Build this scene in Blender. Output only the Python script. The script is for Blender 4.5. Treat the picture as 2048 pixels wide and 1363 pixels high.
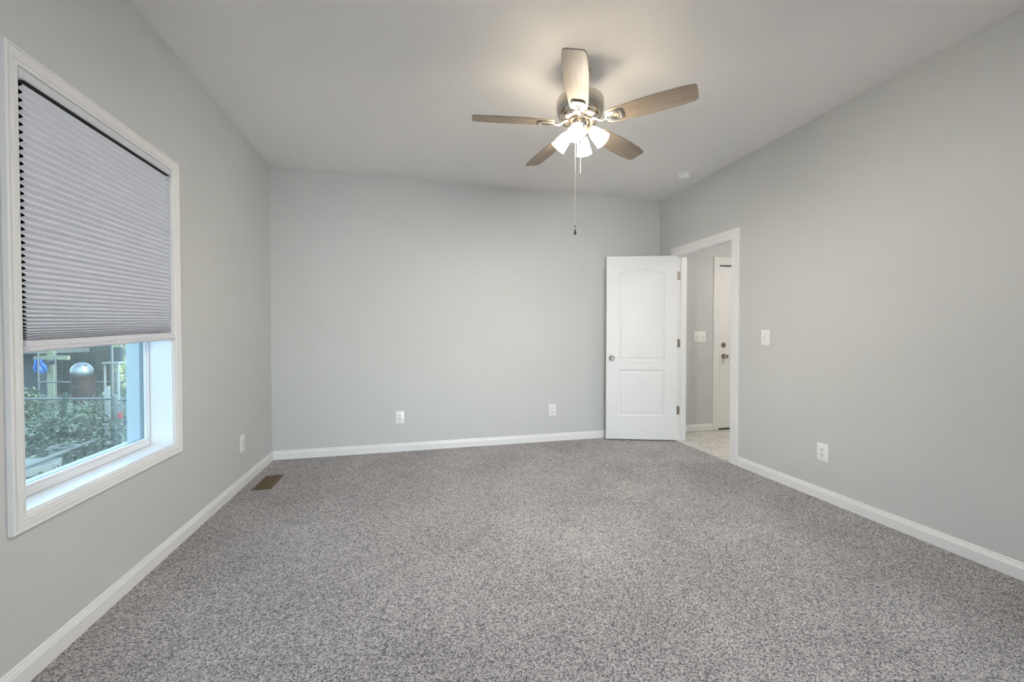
import bpy, bmesh, math, random
from mathutils import Matrix, Vector

scene = bpy.context.scene
for o in list(bpy.data.objects):
    bpy.data.objects.remove(o, do_unlink=True)
col = scene.collection
random.seed(7)

# ------------------------------------------------------------------ camera
cam_d = bpy.data.cameras.new('camera')
cam = bpy.data.objects.new('camera', cam_d)
col.objects.link(cam)
YAW, PITCH, ROLL = 0.2462, 0.0164, -0.0005
fw = Vector((math.sin(YAW) * math.cos(PITCH), math.cos(YAW) * math.cos(PITCH), -math.sin(PITCH)))
r0 = Vector((math.cos(YAW), -math.sin(YAW), 0))
d0 = fw.cross(r0)
rt = r0 * math.cos(ROLL) + d0 * math.sin(ROLL)
dn = fw.cross(rt)
m = Matrix(((rt.x, -dn.x, -fw.x), (rt.y, -dn.y, -fw.y), (rt.z, -dn.z, -fw.z)))
cam.matrix_world = Matrix.Translation((1.2698, -4.1566, 1.1745)) @ m.to_4x4()
cam_d.sensor_width = 36
cam_d.lens = 799.65 / 2048 * 36
cam_d.clip_start = 0.02
scene.camera = cam

# ------------------------------------------------------------------ world, exposure
world = bpy.data.worlds.new('sky')
scene.world = world
world.use_nodes = True
wn = world.node_tree
wn.nodes.clear()
w_out = wn.nodes.new('ShaderNodeOutputWorld')
w_bg = wn.nodes.new('ShaderNodeBackground')
w_sky = wn.nodes.new('ShaderNodeTexSky')
w_sky.sky_type = 'NISHITA'
w_sky.sun_disc = False
w_sky.sun_elevation = math.radians(38)
w_sky.sun_rotation = math.radians(110)
w_sky.air_density = 1.0
w_sky.dust_density = 2.0
w_bg.inputs['Strength'].default_value = 0.60
w_hs = wn.nodes.new('ShaderNodeHueSaturation')
w_hs.inputs['Saturation'].default_value = 0.65
wn.links.new(w_sky.outputs[0], w_hs.inputs['Color'])
wn.links.new(w_hs.outputs[0], w_bg.inputs['Color'])
wn.links.new(w_bg.outputs[0], w_out.inputs['Surface'])

scene.view_settings.view_transform = 'Standard'
scene.view_settings.look = 'None'
scene.view_settings.gamma = 1.0
scene.view_settings.use_curve_mapping = False
scene.view_settings.exposure = 1.60
try:
    scene.cycles.max_bounces = 14
    scene.cycles.diffuse_bounces = 8
    scene.cycles.glossy_bounces = 5
    scene.cycles.sample_clamp_indirect = 6.0
except Exception:
    pass

# added fill lamp behind the camera, at the window gap of the added room
fill_d = bpy.data.lights.new('fill_light', 'AREA')
fill_d.shape = 'RECTANGLE'
fill_d.size, fill_d.size_y = 2.0, 1.25
fill_d.energy = 50
fill_d.color = (0.745, 0.89, 1.0)
fill = bpy.data.objects.new('fill_light', fill_d)
fill.location = (2.0, -8.02, 1.55)
fill.rotation_euler = (math.radians(84), 0, 0)
col.objects.link(fill)

GLOW = 9.6            # radiance of the lit frosted shades of the fan
GLOW_COL = (1.0, 0.87, 0.665)
BULB = 670.0             # radiance of the bulbs inside them
HALL_GLOW = 22.0  # radiance of the added hall lamp

# ------------------------------------------------------------------ room measures (metres)
W, H = 4.107, 2.737            # width along x, ceiling height
YF = -4.75                     # wall behind the camera
WT = 0.19                      # thickness of the outer wall
RT = 0.115                     # thickness of the wall to the hall
OY0, OY1, OZ0, OZ1 = -2.454, -1.587, 0.576, 2.061      # window opening
DY0, DY1, DZ = -1.095, -0.325, 2.055                   # door opening
HX1, HY0, HZ = 6.3, -2.6, 2.44                         # hall


# ------------------------------------------------------------------ helpers
class MB:
    """collects shapes and links them as ONE mesh object"""
    def __init__(self):
        self.v, self.f = [], []

    def add(self, vs, fs, mx=None):
        n = len(self.v)
        for p in vs:
            p = Vector(p)
            if mx is not None:
                p = mx @ p
            self.v.append(p)
        for f in fs:
            self.f.append([n + i for i in f])
        return self

    def box(self, x0, x1, y0, y1, z0, z1, mx=None):
        vs = [(x0, y0, z0), (x1, y0, z0), (x1, y1, z0), (x0, y1, z0), (x0, y0, z1), (x1, y0, z1), (x1, y1, z1), (x0, y1, z1)]
        fs = [(0, 3, 2, 1), (4, 5, 6, 7), (0, 1, 5, 4), (1, 2, 6, 5), (2, 3, 7, 6), (3, 0, 4, 7)]
        return self.add(vs, fs, mx)

    def lathe(self, prof, n=32, mx=None, caps=True):
        """prof: (r, z) from one end to the other, about local z"""
        vs, fs = [], []
        for r, z in prof:
            for i in range(n):
                a = 2 * math.pi * i / n
                vs.append((r * math.cos(a), r * math.sin(a), z))
        for j in range(len(prof) - 1):
            for i in range(n):
                k = (i + 1) % n
                fs.append((j * n + i, j * n + k, (j + 1) * n + k, (j + 1) * n + i))
        if caps:
            fs.append(tuple(reversed(range(n))))
            fs.append(tuple(range((len(prof) - 1) * n, len(prof) * n)))
        return self.add(vs, fs, mx)

    def tube(self, pts, r, n=10, mx=None, closed=False, flat=1.0):
        pts = [Vector(p) for p in pts]
        vs, fs = [], []
        N = len(pts)
        up = None
        for i, p in enumerate(pts):
            if closed:
                t = (pts[(i + 1) % N] - pts[i - 1]).normalized()
            else:
                t = (pts[min(i + 1, N - 1)] - pts[max(i - 1, 0)]).normalized()
            if up is None:
                up = Vector((0, 0, 1)) if abs(t.z) < 0.9 else Vector((1, 0, 0))
            s = t.cross(up).normalized()
            up = s.cross(t).normalized()
            rr = r[i] if isinstance(r, (list, tuple)) else r
            for k in range(n):
                a = 2 * math.pi * k / n
                vs.append(p + s * (rr * math.cos(a)) + up * (rr * flat * math.sin(a)))
        M = N if closed else N - 1
        for i in range(M):
            j = (i + 1) % N
            for k in range(n):
                l = (k + 1) % n
                fs.append((i * n + k, i * n + l, j * n + l, j * n + k))
        if not closed:
            fs.append(tuple(reversed(range(n))))
            fs.append(tuple(range((N - 1) * n, N * n)))
        return self.add(vs, fs, mx)

    def prism(self, poly, z0, z1, mx=None):
        n = len(poly)
        vs = [(x, y, z0) for x, y in poly] + [(x, y, z1) for x, y in poly]
        fs = [tuple(reversed(range(n))), tuple(range(n, 2 * n))]
        for i in range(n):
            k = (i + 1) % n
            fs.append((i, k, n + k, n + i))
        return self.add(vs, fs, mx)

    def build(self, name, mat, parent=None, smooth=30, bevel=0, local=False, seg=2, weld=0):
        me = bpy.data.meshes.new(name)
        vs = self.v
        if parent is not None and not local:
            inv = wm(parent).inverted()
            vs = [inv @ p for p in vs]
        me.from_pydata([tuple(p) for p in vs], [], self.f)
        bm = bmesh.new()
        bm.from_mesh(me)
        if weld:
            bmesh.ops.remove_doubles(bm, verts=bm.verts, dist=weld)
        bmesh.ops.recalc_face_normals(bm, faces=bm.faces)
        bm.to_mesh(me)
        bm.free()
        if smooth:
            me.shade_smooth()
            me.set_sharp_from_angle(angle=math.radians(smooth))
        me.materials.append(mat)
        o = bpy.data.objects.new(name, me)
        col.objects.link(o)
        if parent is not None:
            o.parent = parent
        if bevel:
            md = o.modifiers.new('bevel', 'BEVEL')
            md.width = bevel
            md.segments = seg
            md.limit_method = 'ANGLE'
            md.angle_limit = math.radians(40)
            md.harden_normals = True
        return o


def wm(o):
    mx = o.matrix_basis.copy()
    while o.parent is not None:
        o = o.parent
        mx = o.matrix_basis @ mx
    return mx


def empty(name, loc=(0, 0, 0), rz=0.0):
    o = bpy.data.objects.new(name, None)
    o.empty_display_size = 0.1
    o.location = loc
    o.rotation_euler = (0, 0, rz)
    col.objects.link(o)
    return o


def tag(o, label, cat, group=None, kind=None):
    o['label'] = label
    o['category'] = cat
    if group:
        o['group'] = group
    if kind:
        o['kind'] = kind
    return o


def struct(o):
    o['kind'] = 'structure'
    return o


def copy_tree(o, parent=None):
    c = o.copy()
    col.objects.link(c)
    c.parent = parent
    for ch in list(o.children):
        copy_tree(ch, c)
    return c


def frame_sweep(mb, rect, prof, to3, skip_bottom=False):
    """mitred moulding round a rectangle (a0, a1, b0, b1).  prof: (outward offset, height)"""
    a0, a1, b0, b1 = rect
    if skip_bottom:
        path = [((a0, b0), (-1, 0)), ((a0, b1), (-1, 1)), ((a1, b1), (1, 1)), ((a1, b0), (1, 0))]
    else:
        path = [((a0, b0), (-1, -1)), ((a0, b1), (-1, 1)), ((a1, b1), (1, 1)), ((a1, b0), (1, -1))]
    vs, fs = [], []
    n = len(prof)
    for (a, b), (da, db) in path:
        for off, h in prof:
            vs.append(to3(a + da * off, b + db * off, h))
    K = len(path)
    for i in range(K if not skip_bottom else K - 1):
        j = (i + 1) % K
        for k in range(n):
            l = (k + 1) % n
            fs.append((i * n + k, i * n + l, j * n + l, j * n + k))
    if skip_bottom:
        fs.append(tuple(range(n)))
        fs.append(tuple(range((K - 1) * n, K * n)))
    mb.add(vs, fs)


# ------------------------------------------------------------------ materials
def new_mat(name):
    mt = bpy.data.materials.new(name)
    mt.use_nodes = True
    nt = mt.node_tree
    bs = nt.nodes['Principled BSDF']
    return mt, nt, bs


def N(nt, typ, **kw):
    n = nt.nodes.new(typ)
    for k, v in kw.items():
        setattr(n, k, v)
    return n


def noise(nt, scale, detail=3, rough=0.5, vec=None):
    n = N(nt, 'ShaderNodeTexNoise')
    n.inputs['Scale'].default_value = scale
    n.inputs['Detail'].default_value = detail
    n.inputs['Roughness'].default_value = rough
    if vec is not None:
        nt.links.new(vec, n.inputs['Vector'])
    return n


def ramp(nt, fac, stops):
    r = N(nt, 'ShaderNodeValToRGB')
    e = r.color_ramp.elements
    e[0].position, e[0].color = stops[0][0], (*stops[0][1], 1)
    e[1].position, e[1].color = stops[1][0], (*stops[1][1], 1)
    for p, c in stops[2:]:
        x = e.new(p)
        x.color = (*c, 1)
    nt.links.new(fac, r.inputs['Fac'])
    return r


def bump(nt, bs, height, strength, dist):
    b = N(nt, 'ShaderNodeBump')
    b.inputs['Strength'].default_value = strength
    b.inputs['Distance'].default_value = dist
    nt.links.new(height, b.inputs['Height'])
    nt.links.new(b.outputs[0], bs.inputs['Normal'])
    return b


def plain(name, c, rough=0.5, metal=0.0, spec=0.5, var=0.0, vscale=20, bmp=0.0, bscale=200):
    mt, nt, bs = new_mat(name)
    bs.inputs['Base Color'].default_value = (*c, 1)
    bs.inputs['Roughness'].default_value = rough
    bs.inputs['Metallic'].default_value = metal
    bs.inputs['Specular IOR Level'].default_value = spec
    tc = N(nt, 'ShaderNodeTexCoord')
    if var:
        nz = noise(nt, vscale, 4, 0.6, tc.outputs['Object'])
        rp = ramp(nt, nz.outputs['Fac'], [(0.25, tuple(x * (1 - var) for x in c)), (0.75, tuple(min(1, x * (1 + var)) for x in c))])
        nt.links.new(rp.outputs[0], bs.inputs['Base Color'])
    if bmp:
        nz = noise(nt, bscale, 3, 0.6, tc.outputs['Object'])
        bump(nt, bs, nz.outputs['Fac'], bmp, 0.002)
    return mt


M_wall = plain('wall_paint', (0.61, 0.615, 0.605), 0.62, spec=0.3, var=0.012, vscale=1.3, bmp=0.08, bscale=260)
M_ceil = plain('ceiling_paint', (0.88, 0.86, 0.845), 0.75, spec=0.2, var=0.012, vscale=1.1, bmp=0.10, bscale=220)
M_added_room = plain('added_room_dark_paint', (0.26, 0.265, 0.26), 0.7, spec=0.2, var=0.02, vscale=2)  # kept dark so the added room bounces little onto the near corners
M_trim = plain('white_trim_paint', (0.83, 0.825, 0.815), 0.32, spec=0.5, var=0.006, vscale=8)
M_door = plain('white_door_paint', (0.84, 0.835, 0.825), 0.38, spec=0.45, var=0.006, vscale=6)
M_vinyl = plain('white_vinyl', (0.83, 0.83, 0.84), 0.3, spec=0.5, var=0.01, vscale=12)
M_plate = plain('white_plastic', (0.86, 0.855, 0.84), 0.25, spec=0.5)
M_slot_shadow = plain('dark_slot_and_shadow', (0.03, 0.028, 0.026), 0.6)  # serves real slots and the painted shadow under the head rail
M_nickel = plain('brushed_nickel', (0.66, 0.61, 0.54), 0.24, metal=1.0, var=0.05, vscale=60)
M_dnickel = plain('satin_nickel_dark', (0.42, 0.37, 0.32), 0.33, metal=1.0, var=0.06, vscale=60)
M_bronze = plain('dark_bronze', (0.10, 0.075, 0.05), 0.35, metal=0.9)
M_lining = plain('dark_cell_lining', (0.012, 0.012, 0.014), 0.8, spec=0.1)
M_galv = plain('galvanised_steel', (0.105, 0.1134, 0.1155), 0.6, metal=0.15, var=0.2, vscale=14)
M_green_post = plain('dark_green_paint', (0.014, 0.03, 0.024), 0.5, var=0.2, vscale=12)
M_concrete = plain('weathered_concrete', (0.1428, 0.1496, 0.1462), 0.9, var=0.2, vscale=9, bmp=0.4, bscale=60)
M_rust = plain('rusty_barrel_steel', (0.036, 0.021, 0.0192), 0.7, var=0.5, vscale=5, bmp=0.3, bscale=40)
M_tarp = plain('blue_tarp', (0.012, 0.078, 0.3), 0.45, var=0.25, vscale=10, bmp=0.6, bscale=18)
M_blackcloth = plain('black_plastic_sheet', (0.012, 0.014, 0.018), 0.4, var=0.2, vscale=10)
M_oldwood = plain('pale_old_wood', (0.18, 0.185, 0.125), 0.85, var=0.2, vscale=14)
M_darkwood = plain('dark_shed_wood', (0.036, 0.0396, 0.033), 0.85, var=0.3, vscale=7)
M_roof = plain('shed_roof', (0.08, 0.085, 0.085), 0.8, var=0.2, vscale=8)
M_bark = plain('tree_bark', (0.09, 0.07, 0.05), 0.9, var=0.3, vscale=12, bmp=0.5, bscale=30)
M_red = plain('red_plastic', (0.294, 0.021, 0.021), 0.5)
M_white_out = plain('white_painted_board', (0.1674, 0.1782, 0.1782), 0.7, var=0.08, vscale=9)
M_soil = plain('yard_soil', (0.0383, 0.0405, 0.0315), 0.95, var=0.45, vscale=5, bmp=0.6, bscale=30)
M_spacer = plain('grey_glazing_spacer', (0.20, 0.23, 0.26), 0.5)
M_exterior = plain('exterior_vinyl', (0.50, 0.52, 0.54), 0.4, var=0.03, vscale=10)
M_clearbin = None


def mat_carpet():
    mt, nt, bs = new_mat('speckled_grey_carpet')
    tc = N(nt, 'ShaderNodeTexCoord')
    P = tc.outputs['Object']
    warp = noise(nt, 45, 2, 0.5, P)
    mx = N(nt, 'ShaderNodeMixRGB', blend_type='ADD')
    mx.inputs['Fac'].default_value = 0.004
    nt.links.new(P, mx.inputs['Color1'])
    nt.links.new(warp.outputs['Color'], mx.inputs['Color2'])
    V = mx.outputs['Color']
    vo = N(nt, 'ShaderNodeTexVoronoi')
    vo.inputs['Scale'].default_value = 215
    nt.links.new(V, vo.inputs['Vector'])
    sep = N(nt, 'ShaderNodeSeparateColor')
    nt.links.new(vo.outputs['Color'], sep.inputs[0])
    cr = ramp(nt, sep.outputs[0], [(0.0, (0.135, 0.132, 0.160)), (1.0, (0.74, 0.725, 0.71)),
                                   (0.20, (0.26, 0.250, 0.268)), (0.48, (0.435, 0.418, 0.415)), (0.78, (0.60, 0.575, 0.552))])
    fine = noise(nt, 420, 2, 0.6, P)
    fr = ramp(nt, fine.outputs['Fac'], [(0.3, (0.66, 0.66, 0.68)), (0.7, (1.22, 1.2, 1.18))])
    mul = N(nt, 'ShaderNodeMixRGB', blend_type='MULTIPLY')
    mul.inputs['Fac'].default_value = 1.0
    nt.links.new(cr.outputs[0], mul.inputs['Color1'])
    nt.links.new(fr.outputs[0], mul.inputs['Color2'])
    big = noise(nt, 1.7, 4, 0.62, P)
    br = ramp(nt, big.outputs['Fac'], [(0.32, (0.86, 0.86, 0.86)), (0.66, (1.07, 1.07, 1.07))])
    mul2 = N(nt, 'ShaderNodeMixRGB', blend_type='MULTIPLY')
    mul2.inputs['Fac'].default_value = 1.0
    nt.links.new(mul.outputs[0], mul2.inputs['Color1'])
    nt.links.new(br.outputs[0], mul2.inputs['Color2'])
    nt.links.new(mul2.outputs[0], bs.inputs['Base Color'])
    bs.inputs['Roughness'].default_value = 1.0
    bs.inputs['Specular IOR Level'].default_value = 0.05
    bs.inputs['Sheen Weight'].default_value = 0.0
    bs.inputs['Sheen Roughness'].default_value = 0.6
    dist = N(nt, 'ShaderNodeMath', operation='SUBTRACT')
    dist.inputs[0].default_value = 1.0
    nt.links.new(vo.outputs['Distance'], dist.inputs[1])
    ad = N(nt, 'ShaderNodeMath', operation='ADD')
    nt.links.new(dist.outputs[0], ad.inputs[0])
    nt.links.new(fine.outputs['Fac'], ad.inputs[1])
    bump(nt, bs, ad.outputs[0], 0.6, 0.005)
    return mt


def mat_marble():
    mt, nt, bs = new_mat('white_marble_tile')
    tc = N(nt, 'ShaderNodeTexCoord')
    P = tc.outputs['Object']
    w = noise(nt, 3.0, 5, 0.6, P)
    mx = N(nt, 'ShaderNodeMixRGB', blend_type='ADD')
    mx.inputs['Fac'].default_value = 0.55
    nt.links.new(P, mx.inputs['Color1'])
    nt.links.new(w.outputs['Color'], mx.inputs['Color2'])
    vo = N(nt, 'ShaderNodeTexVoronoi', feature='DISTANCE_TO_EDGE')
    vo.inputs['Scale'].default_value = 4.2
    nt.links.new(mx.outputs[0], vo.inputs['Vector'])
    cr = ramp(nt, vo.outputs['Distance'], [(0.0, (0.36, 0.35, 0.33)), (0.055, (0.66, 0.645, 0.61)), (0.02, (0.50, 0.49, 0.46))])
    br = N(nt, 'ShaderNodeTexBrick')
    br.inputs['Scale'].default_value = 1.0
    br.inputs['Brick Width'].default_value = 0.61
    br.inputs['Row Height'].default_value = 0.305
    br.inputs['Mortar Size'].default_value = 0.003
    br.inputs['Color1'].default_value = (1, 1, 1, 1)
    br.inputs['Color2'].default_value = (1, 1, 1, 1)
    br.inputs['Mortar'].default_value = (0.62, 0.61, 0.58, 1)
    nt.links.new(P, br.inputs['Vector'])
    mul = N(nt, 'ShaderNodeMixRGB', blend_type='MULTIPLY')
    mul.inputs['Fac'].default_value = 1.0
    nt.links.new(cr.outputs[0], mul.inputs['Color1'])
    nt.links.new(br.outputs['Color'], mul.inputs['Color2'])
    nt.links.new(mul.outputs[0], bs.inputs['Base Color'])
    bs.inputs['Roughness'].default_value = 0.28
    return mt


def mat_blade():
    mt, nt, bs = new_mat('weathered_oak_blade')
    tc = N(nt, 'ShaderNodeTexCoord')
    mp = N(nt, 'ShaderNodeMapping')
    mp.inputs['Scale'].default_value = (3.0, 150, 60)
    nt.links.new(tc.outputs['Object'], mp.inputs['Vector'])
    n1 = noise(nt, 1.6, 6, 0.65, mp.outputs[0])
    cr = ramp(nt, n1.outputs['Fac'], [(0.28, (0.17, 0.130, 0.098)), (0.72, (0.45, 0.365, 0.285)), (0.5, (0.32, 0.255, 0.198))])
    nt.links.new(cr.outputs[0], bs.inputs['Base Color'])
    bs.inputs['Roughness'].default_value = 0.5
    bump(nt, bs, n1.outputs['Fac'], 0.15, 0.001)
    return mt


def mat_shade_glass():
    mt, nt, bs = new_mat('lit_frosted_glass')
    tc = N(nt, 'ShaderNodeTexCoord')
    nz = noise(nt, 40, 2, 0.5, tc.outputs['Object'])
    rp = ramp(nt, nz.outputs['Fac'], [(0.3, tuple(c * 0.97 for c in GLOW_COL)), (0.7, GLOW_COL)])
    bs.inputs['Base Color'].default_value = (0.9, 0.88, 0.84, 1)
    bs.inputs['Roughness'].default_value = 0.35
    nt.links.new(rp.outputs[0], bs.inputs['Emission Color'])
    bs.inputs['Emission Strength'].default_value = GLOW
    return mt


def mat_emit(name, c, s):
    mt, nt, bs = new_mat(name)
    bs.inputs['Base Color'].default_value = (0.9, 0.9, 0.88, 1)
    bs.inputs['Emission Color'].default_value = (*c, 1)
    bs.inputs['Emission Strength'].default_value = s
    return mt


def mat_pane(name='window_glass', tint=(0.86, 0.93, 0.94)):
    mt = bpy.data.materials.new(name)
    mt.use_nodes = True
    nt = mt.node_tree
    nt.nodes.clear()
    out = N(nt, 'ShaderNodeOutputMaterial')
    tr = N(nt, 'ShaderNodeBsdfTransparent')
    tr.inputs['Color'].default_value = (*tint, 1)
    gl = N(nt, 'ShaderNodeBsdfGlossy')
    gl.inputs['Roughness'].default_value = 0.01
    gl.inputs['Color'].default_value = (0.9, 0.95, 1.0, 1)
    fr = N(nt, 'ShaderNodeFresnel')
    ge = N(nt, 'ShaderNodeNewGeometry')
    ior = N(nt, 'ShaderNodeMapRange')
    ior.inputs['To Min'].default_value = 1.5
    ior.inputs['To Max'].default_value = 1 / 1.5
    nt.links.new(ge.outputs['Backfacing'], ior.inputs['Value'])
    nt.links.new(ior.outputs['Result'], fr.inputs['IOR'])
    mx = N(nt, 'ShaderNodeMixShader')
    nt.links.new(fr.outputs[0], mx.inputs[0])
    nt.links.new(tr.outputs[0], mx.inputs[1])
    nt.links.new(gl.outputs[0], mx.inputs[2])
    nt.links.new(mx.outputs[0], out.inputs['Surface'])
    return mt


def mat_bin():
    mt, nt, bs = new_mat('clear_plastic_bin')
    bs.inputs['Base Color'].default_value = (0.25, 0.28, 0.29, 1)
    bs.inputs['Roughness'].default_value = 0.3
    bs.inputs['Alpha'].default_value = 0.18
    return mt


def mat_fabric():
    mt, nt, bs = new_mat('grey_shade_fabric')
    tc = N(nt, 'ShaderNodeTexCoord')
    nz = noise(nt, 500, 3, 0.6, tc.outputs['Object'])
    rp = ramp(nt, nz.outputs['Fac'], [(0.3, (0.72, 0.735, 0.785)), (0.7, (0.82, 0.835, 0.885))])
    nt.links.new(rp.outputs[0], bs.inputs['Base Color'])
    bs.inputs['Roughness'].default_value = 0.85
    bs.inputs['Specular IOR Level'].default_value = 0.15
    bump(nt, bs, nz.outputs['Fac'], 0.2, 0.0006)
    return mt


def mat_leaf(name, c0, c1, c2):
    mt, nt, bs = new_mat(name)
    ge = N(nt, 'ShaderNodeNewGeometry')
    rp = ramp(nt, ge.outputs['Random Per Island'], [(0.0, c0), (1.0, c2), (0.55, c1)])
    nt.links.new(rp.outputs[0], bs.inputs['Base Color'])
    bs.inputs['Roughness'].default_value = 0.45
    return mt


def mat_boards():
    mt, nt, bs = new_mat('dark_vertical_boards')
    tc = N(nt, 'ShaderNodeTexCoord')
    mp = N(nt, 'ShaderNodeMapping')
    mp.inputs['Scale'].default_value = (7, 7, 0.5)
    nt.links.new(tc.outputs['Object'], mp.inputs['Vector'])
    n1 = noise(nt, 2.4, 5, 0.7, mp.outputs[0])
    cr = ramp(nt, n1.outputs['Fac'], [(0.3, (0.026, 0.028, 0.021)), (0.7, (0.07, 0.072, 0.055))])
    nt.links.new(cr.outputs[0], bs.inputs['Base Color'])
    bs.inputs['Roughness'].default_value = 0.9
    return mt


def mat_register():
    mt, nt, bs = new_mat('antique_brass_register')
    tc = N(nt, 'ShaderNodeTexCoord')
    nz = noise(nt, 60, 4, 0.6, tc.outputs['Object'])
    cr = ramp(nt, nz.outputs['Fac'], [(0.3, (0.125, 0.085, 0.04)), (0.7, (0.20, 0.14, 0.07))])
    nt.links.new(cr.outputs[0], bs.inputs['Base Color'])
    bs.inputs['Metallic'].default_value = 0.5
    bs.inputs['Roughness'].default_value = 0.45
    return mt


M_carpet, M_marble, M_blade, M_glow = mat_carpet(), mat_marble(), mat_blade(), mat_shade_glass()
M_pane, M_clearbin, M_fabric = mat_pane(), mat_bin(), mat_fabric()
M_boards, M_register = mat_boards(), mat_register()
M_ivy = mat_leaf('ivy_leaves', (0.021, 0.0357, 0.021), (0.0504, 0.0756, 0.0462), (0.126, 0.1512, 0.1176))
M_bush = mat_leaf('bush_leaves', (0.0252, 0.042, 0.0252), (0.0588, 0.084, 0.0462), (0.1092, 0.1386, 0.0798))
M_sunleaf = mat_leaf('sun_painted_leaves', (0.128, 0.176, 0.048), (0.36, 0.416, 0.144), (0.6, 0.624, 0.304))  # sunlight on the far foliage is put into these leaf colours
M_tree = mat_leaf('tree_leaves', (0.018, 0.036, 0.015), (0.042, 0.066, 0.027), (0.072, 0.102, 0.042))
M_bulb = mat_emit('lit_bulb', (1.0, 0.925, 0.845), BULB)
M_added_lamp = mat_emit('added_hall_lamp_glow', (1.0, 0.95, 0.88), HALL_GLOW)

# ================================================================== THE ROOM SHELL
struct(MB().box(-0.02, W + 0.03, YF + 0.001, 0.0, -0.12, 0.0).build('floor', M_carpet, smooth=0))
struct(MB().box(-WT, W + RT, YF - 0.15, 0.12, H, H + 0.12).build('ceiling', M_ceil, smooth=0))

mb = MB()                                                        # left wall with the window opening
j = 0.012
mb.box(-WT, 0, YF, OY0 - j, -0.12, H).box(-WT, 0, OY1 + j, 0.12, -0.12, H)
mb.box(-WT, 0, OY0 - j, OY1 + j, -0.12, OZ0 - j).box(-WT, 0, OY0 - j, OY1 + j, OZ1 + j, H)
struct(mb.build('wall_left', M_wall, smooth=0))
struct(MB().box(0, W, 0, 0.12, -0.12, H).build('wall_back', M_wall, smooth=0))
mb = MB()                                                        # right wall with the door opening
mb.box(W, W + RT, YF, DY0 - 0.02, 0, H).box(W, W + RT, DY1 + 0.02, 0.0, 0, H).box(W, W + RT, DY0 - 0.02, DY1 + 0.02, DZ + 0.02, H)
struct(mb.build('wall_right', M_wall, smooth=0))
AO0, AO1, AOZ, YA = 0.80, 3.20, 2.10, -7.9                        # wide opening to an added unseen room, shaped to narrow the fill
mb = MB()
mb.box(0, AO0, YF - 0.12, YF, 0, H).box(AO1, W, YF - 0.12, YF, 0, H).box(AO0, AO1, YF - 0.12, YF, AOZ, H)
struct(mb.build('wall_front', M_wall, smooth=0))
struct(MB().box(-0.3, 4.4, YA - 0.1, YF, -0.12, 0).build('floor_added_room', M_carpet, smooth=0))
struct(MB().box(-0.3, 4.4, YA - 0.1, YF - 0.15, 2.44, 2.56).build('ceiling_added_room', M_added_room, smooth=0))
struct(MB().box(-0.4, -0.3, YA - 0.1, YF - 0.12, -0.12, 2.44).build('wall_added_room_left', M_added_room, smooth=0))
struct(MB().box(4.4, 4.5, YA - 0.1, YF - 0.12, -0.12, 2.44).build('wall_added_room_right', M_added_room, smooth=0))
mb = MB()
mb.box(-0.3, 0.95, YA - 0.1, YA, 0, 2.44).box(3.05, 4.4, YA - 0.1, YA, 0, 2.44).box(0.95, 3.05, YA - 0.1, YA, 0, 0.9).box(0.95, 3.05, YA - 0.1, YA, 2.2, 2.44)
struct(mb.build('wall_added_room_front', M_added_room, smooth=0))  # end wall of the added room, open where the fill lamp shines in

# baseboards: profile of (distance from wall, height)
BASE = [(0, 0), (0.0135, 0), (0.0135, 0.056), (0.0105, 0.0605), (0.0105, 0.064), (0.0085, 0.0685), (0.006, 0.0715), (0.006, 0.078), (0.003, 0.083), (0, 0.083)]


def baseboard(name, p, q, nrm):
    """run from p to q (xy); nrm points into the room"""
    vs = [(p[0] + nrm[0] * d, p[1] + nrm[1] * d, z) for d, z in BASE] + [(q[0] + nrm[0] * d, q[1] + nrm[1] * d, z) for d, z in BASE]
    n = len(BASE)
    fs = [tuple(range(n)), tuple(range(n, 2 * n))] + [(i, (i + 1) % n, n + (i + 1) % n, n + i) for i in range(n)]
    return struct(MB().add(vs, fs).build(name, M_trim, smooth=0))


baseboard('baseboard_left', (0, YF), (0, 0), (1, 0))
baseboard('baseboard_back', (0.0136, 0), (W - 0.0136, 0), (0, -1))
baseboard('baseboard_right', (W, YF), (W, DY0 - 0.0955), (-1, 0))
baseboard('baseboard_right_corner', (W, DY1 + 0.1105), (W, 0), (-1, 0))
baseboard('baseboard_front', (0.0136, YF), (AO0, YF), (0, 1))

# ================================================================== THE WINDOW
win = struct(empty('window_1', (0, (OY0 + OY1) / 2, OZ0)))
CAS = [(0.0, 0.0), (0.0, 0.0085), (0.003, 0.0105), (0.0105, 0.0110), (0.0140, 0.0145), (0.0170, 0.0145), (0.0175, 0.0115), (0.0210, 0.0120), (0.0280, 0.0150),
       (0.0360, 0.0165), (0.0395, 0.0165), (0.0400, 0.0140), (0.0430, 0.0145), (0.0465, 0.0180), (0.0510, 0.0180), (0.0540, 0.0155), (0.0540, 0.0)]
mb = MB()
frame_sweep(mb, (OY0 - 0.006, OY1 + 0.006, OZ0 - 0.006, OZ1 + 0.006), CAS, lambda a, b, h: (h, a, b))
mb.build('window_casing', M_trim, win, smooth=20)
mb = MB()                                                        # jamb boards lining the opening
JX = -0.104
e = 0.0001
mb.box(JX, 0.0, OY0 - 0.012, OY0, OZ0 - 0.012, OZ1 + 0.012).box(JX, 0.0, OY1, OY1 + 0.012, OZ0 - 0.012, OZ1 + 0.012)
mb.box(JX, 0.0, OY0, OY1, OZ1, OZ1 + 0.012)
mb.build('window_jamb', M_trim, win, smooth=0)
MB().box(JX, 0.0, OY0, OY1, OZ0 - 0.012, OZ0).build('window_sill', M_trim, win, smooth=0)
mb = MB()                                                        # vinyl frame: inner step, bead, outer frame
a0, a1, b0, b1 = OY0, OY1, OZ0, OZ1
FW = 0.013                                                       # visible face at the sides
FB = 0.040                                                       # at the sill


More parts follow.
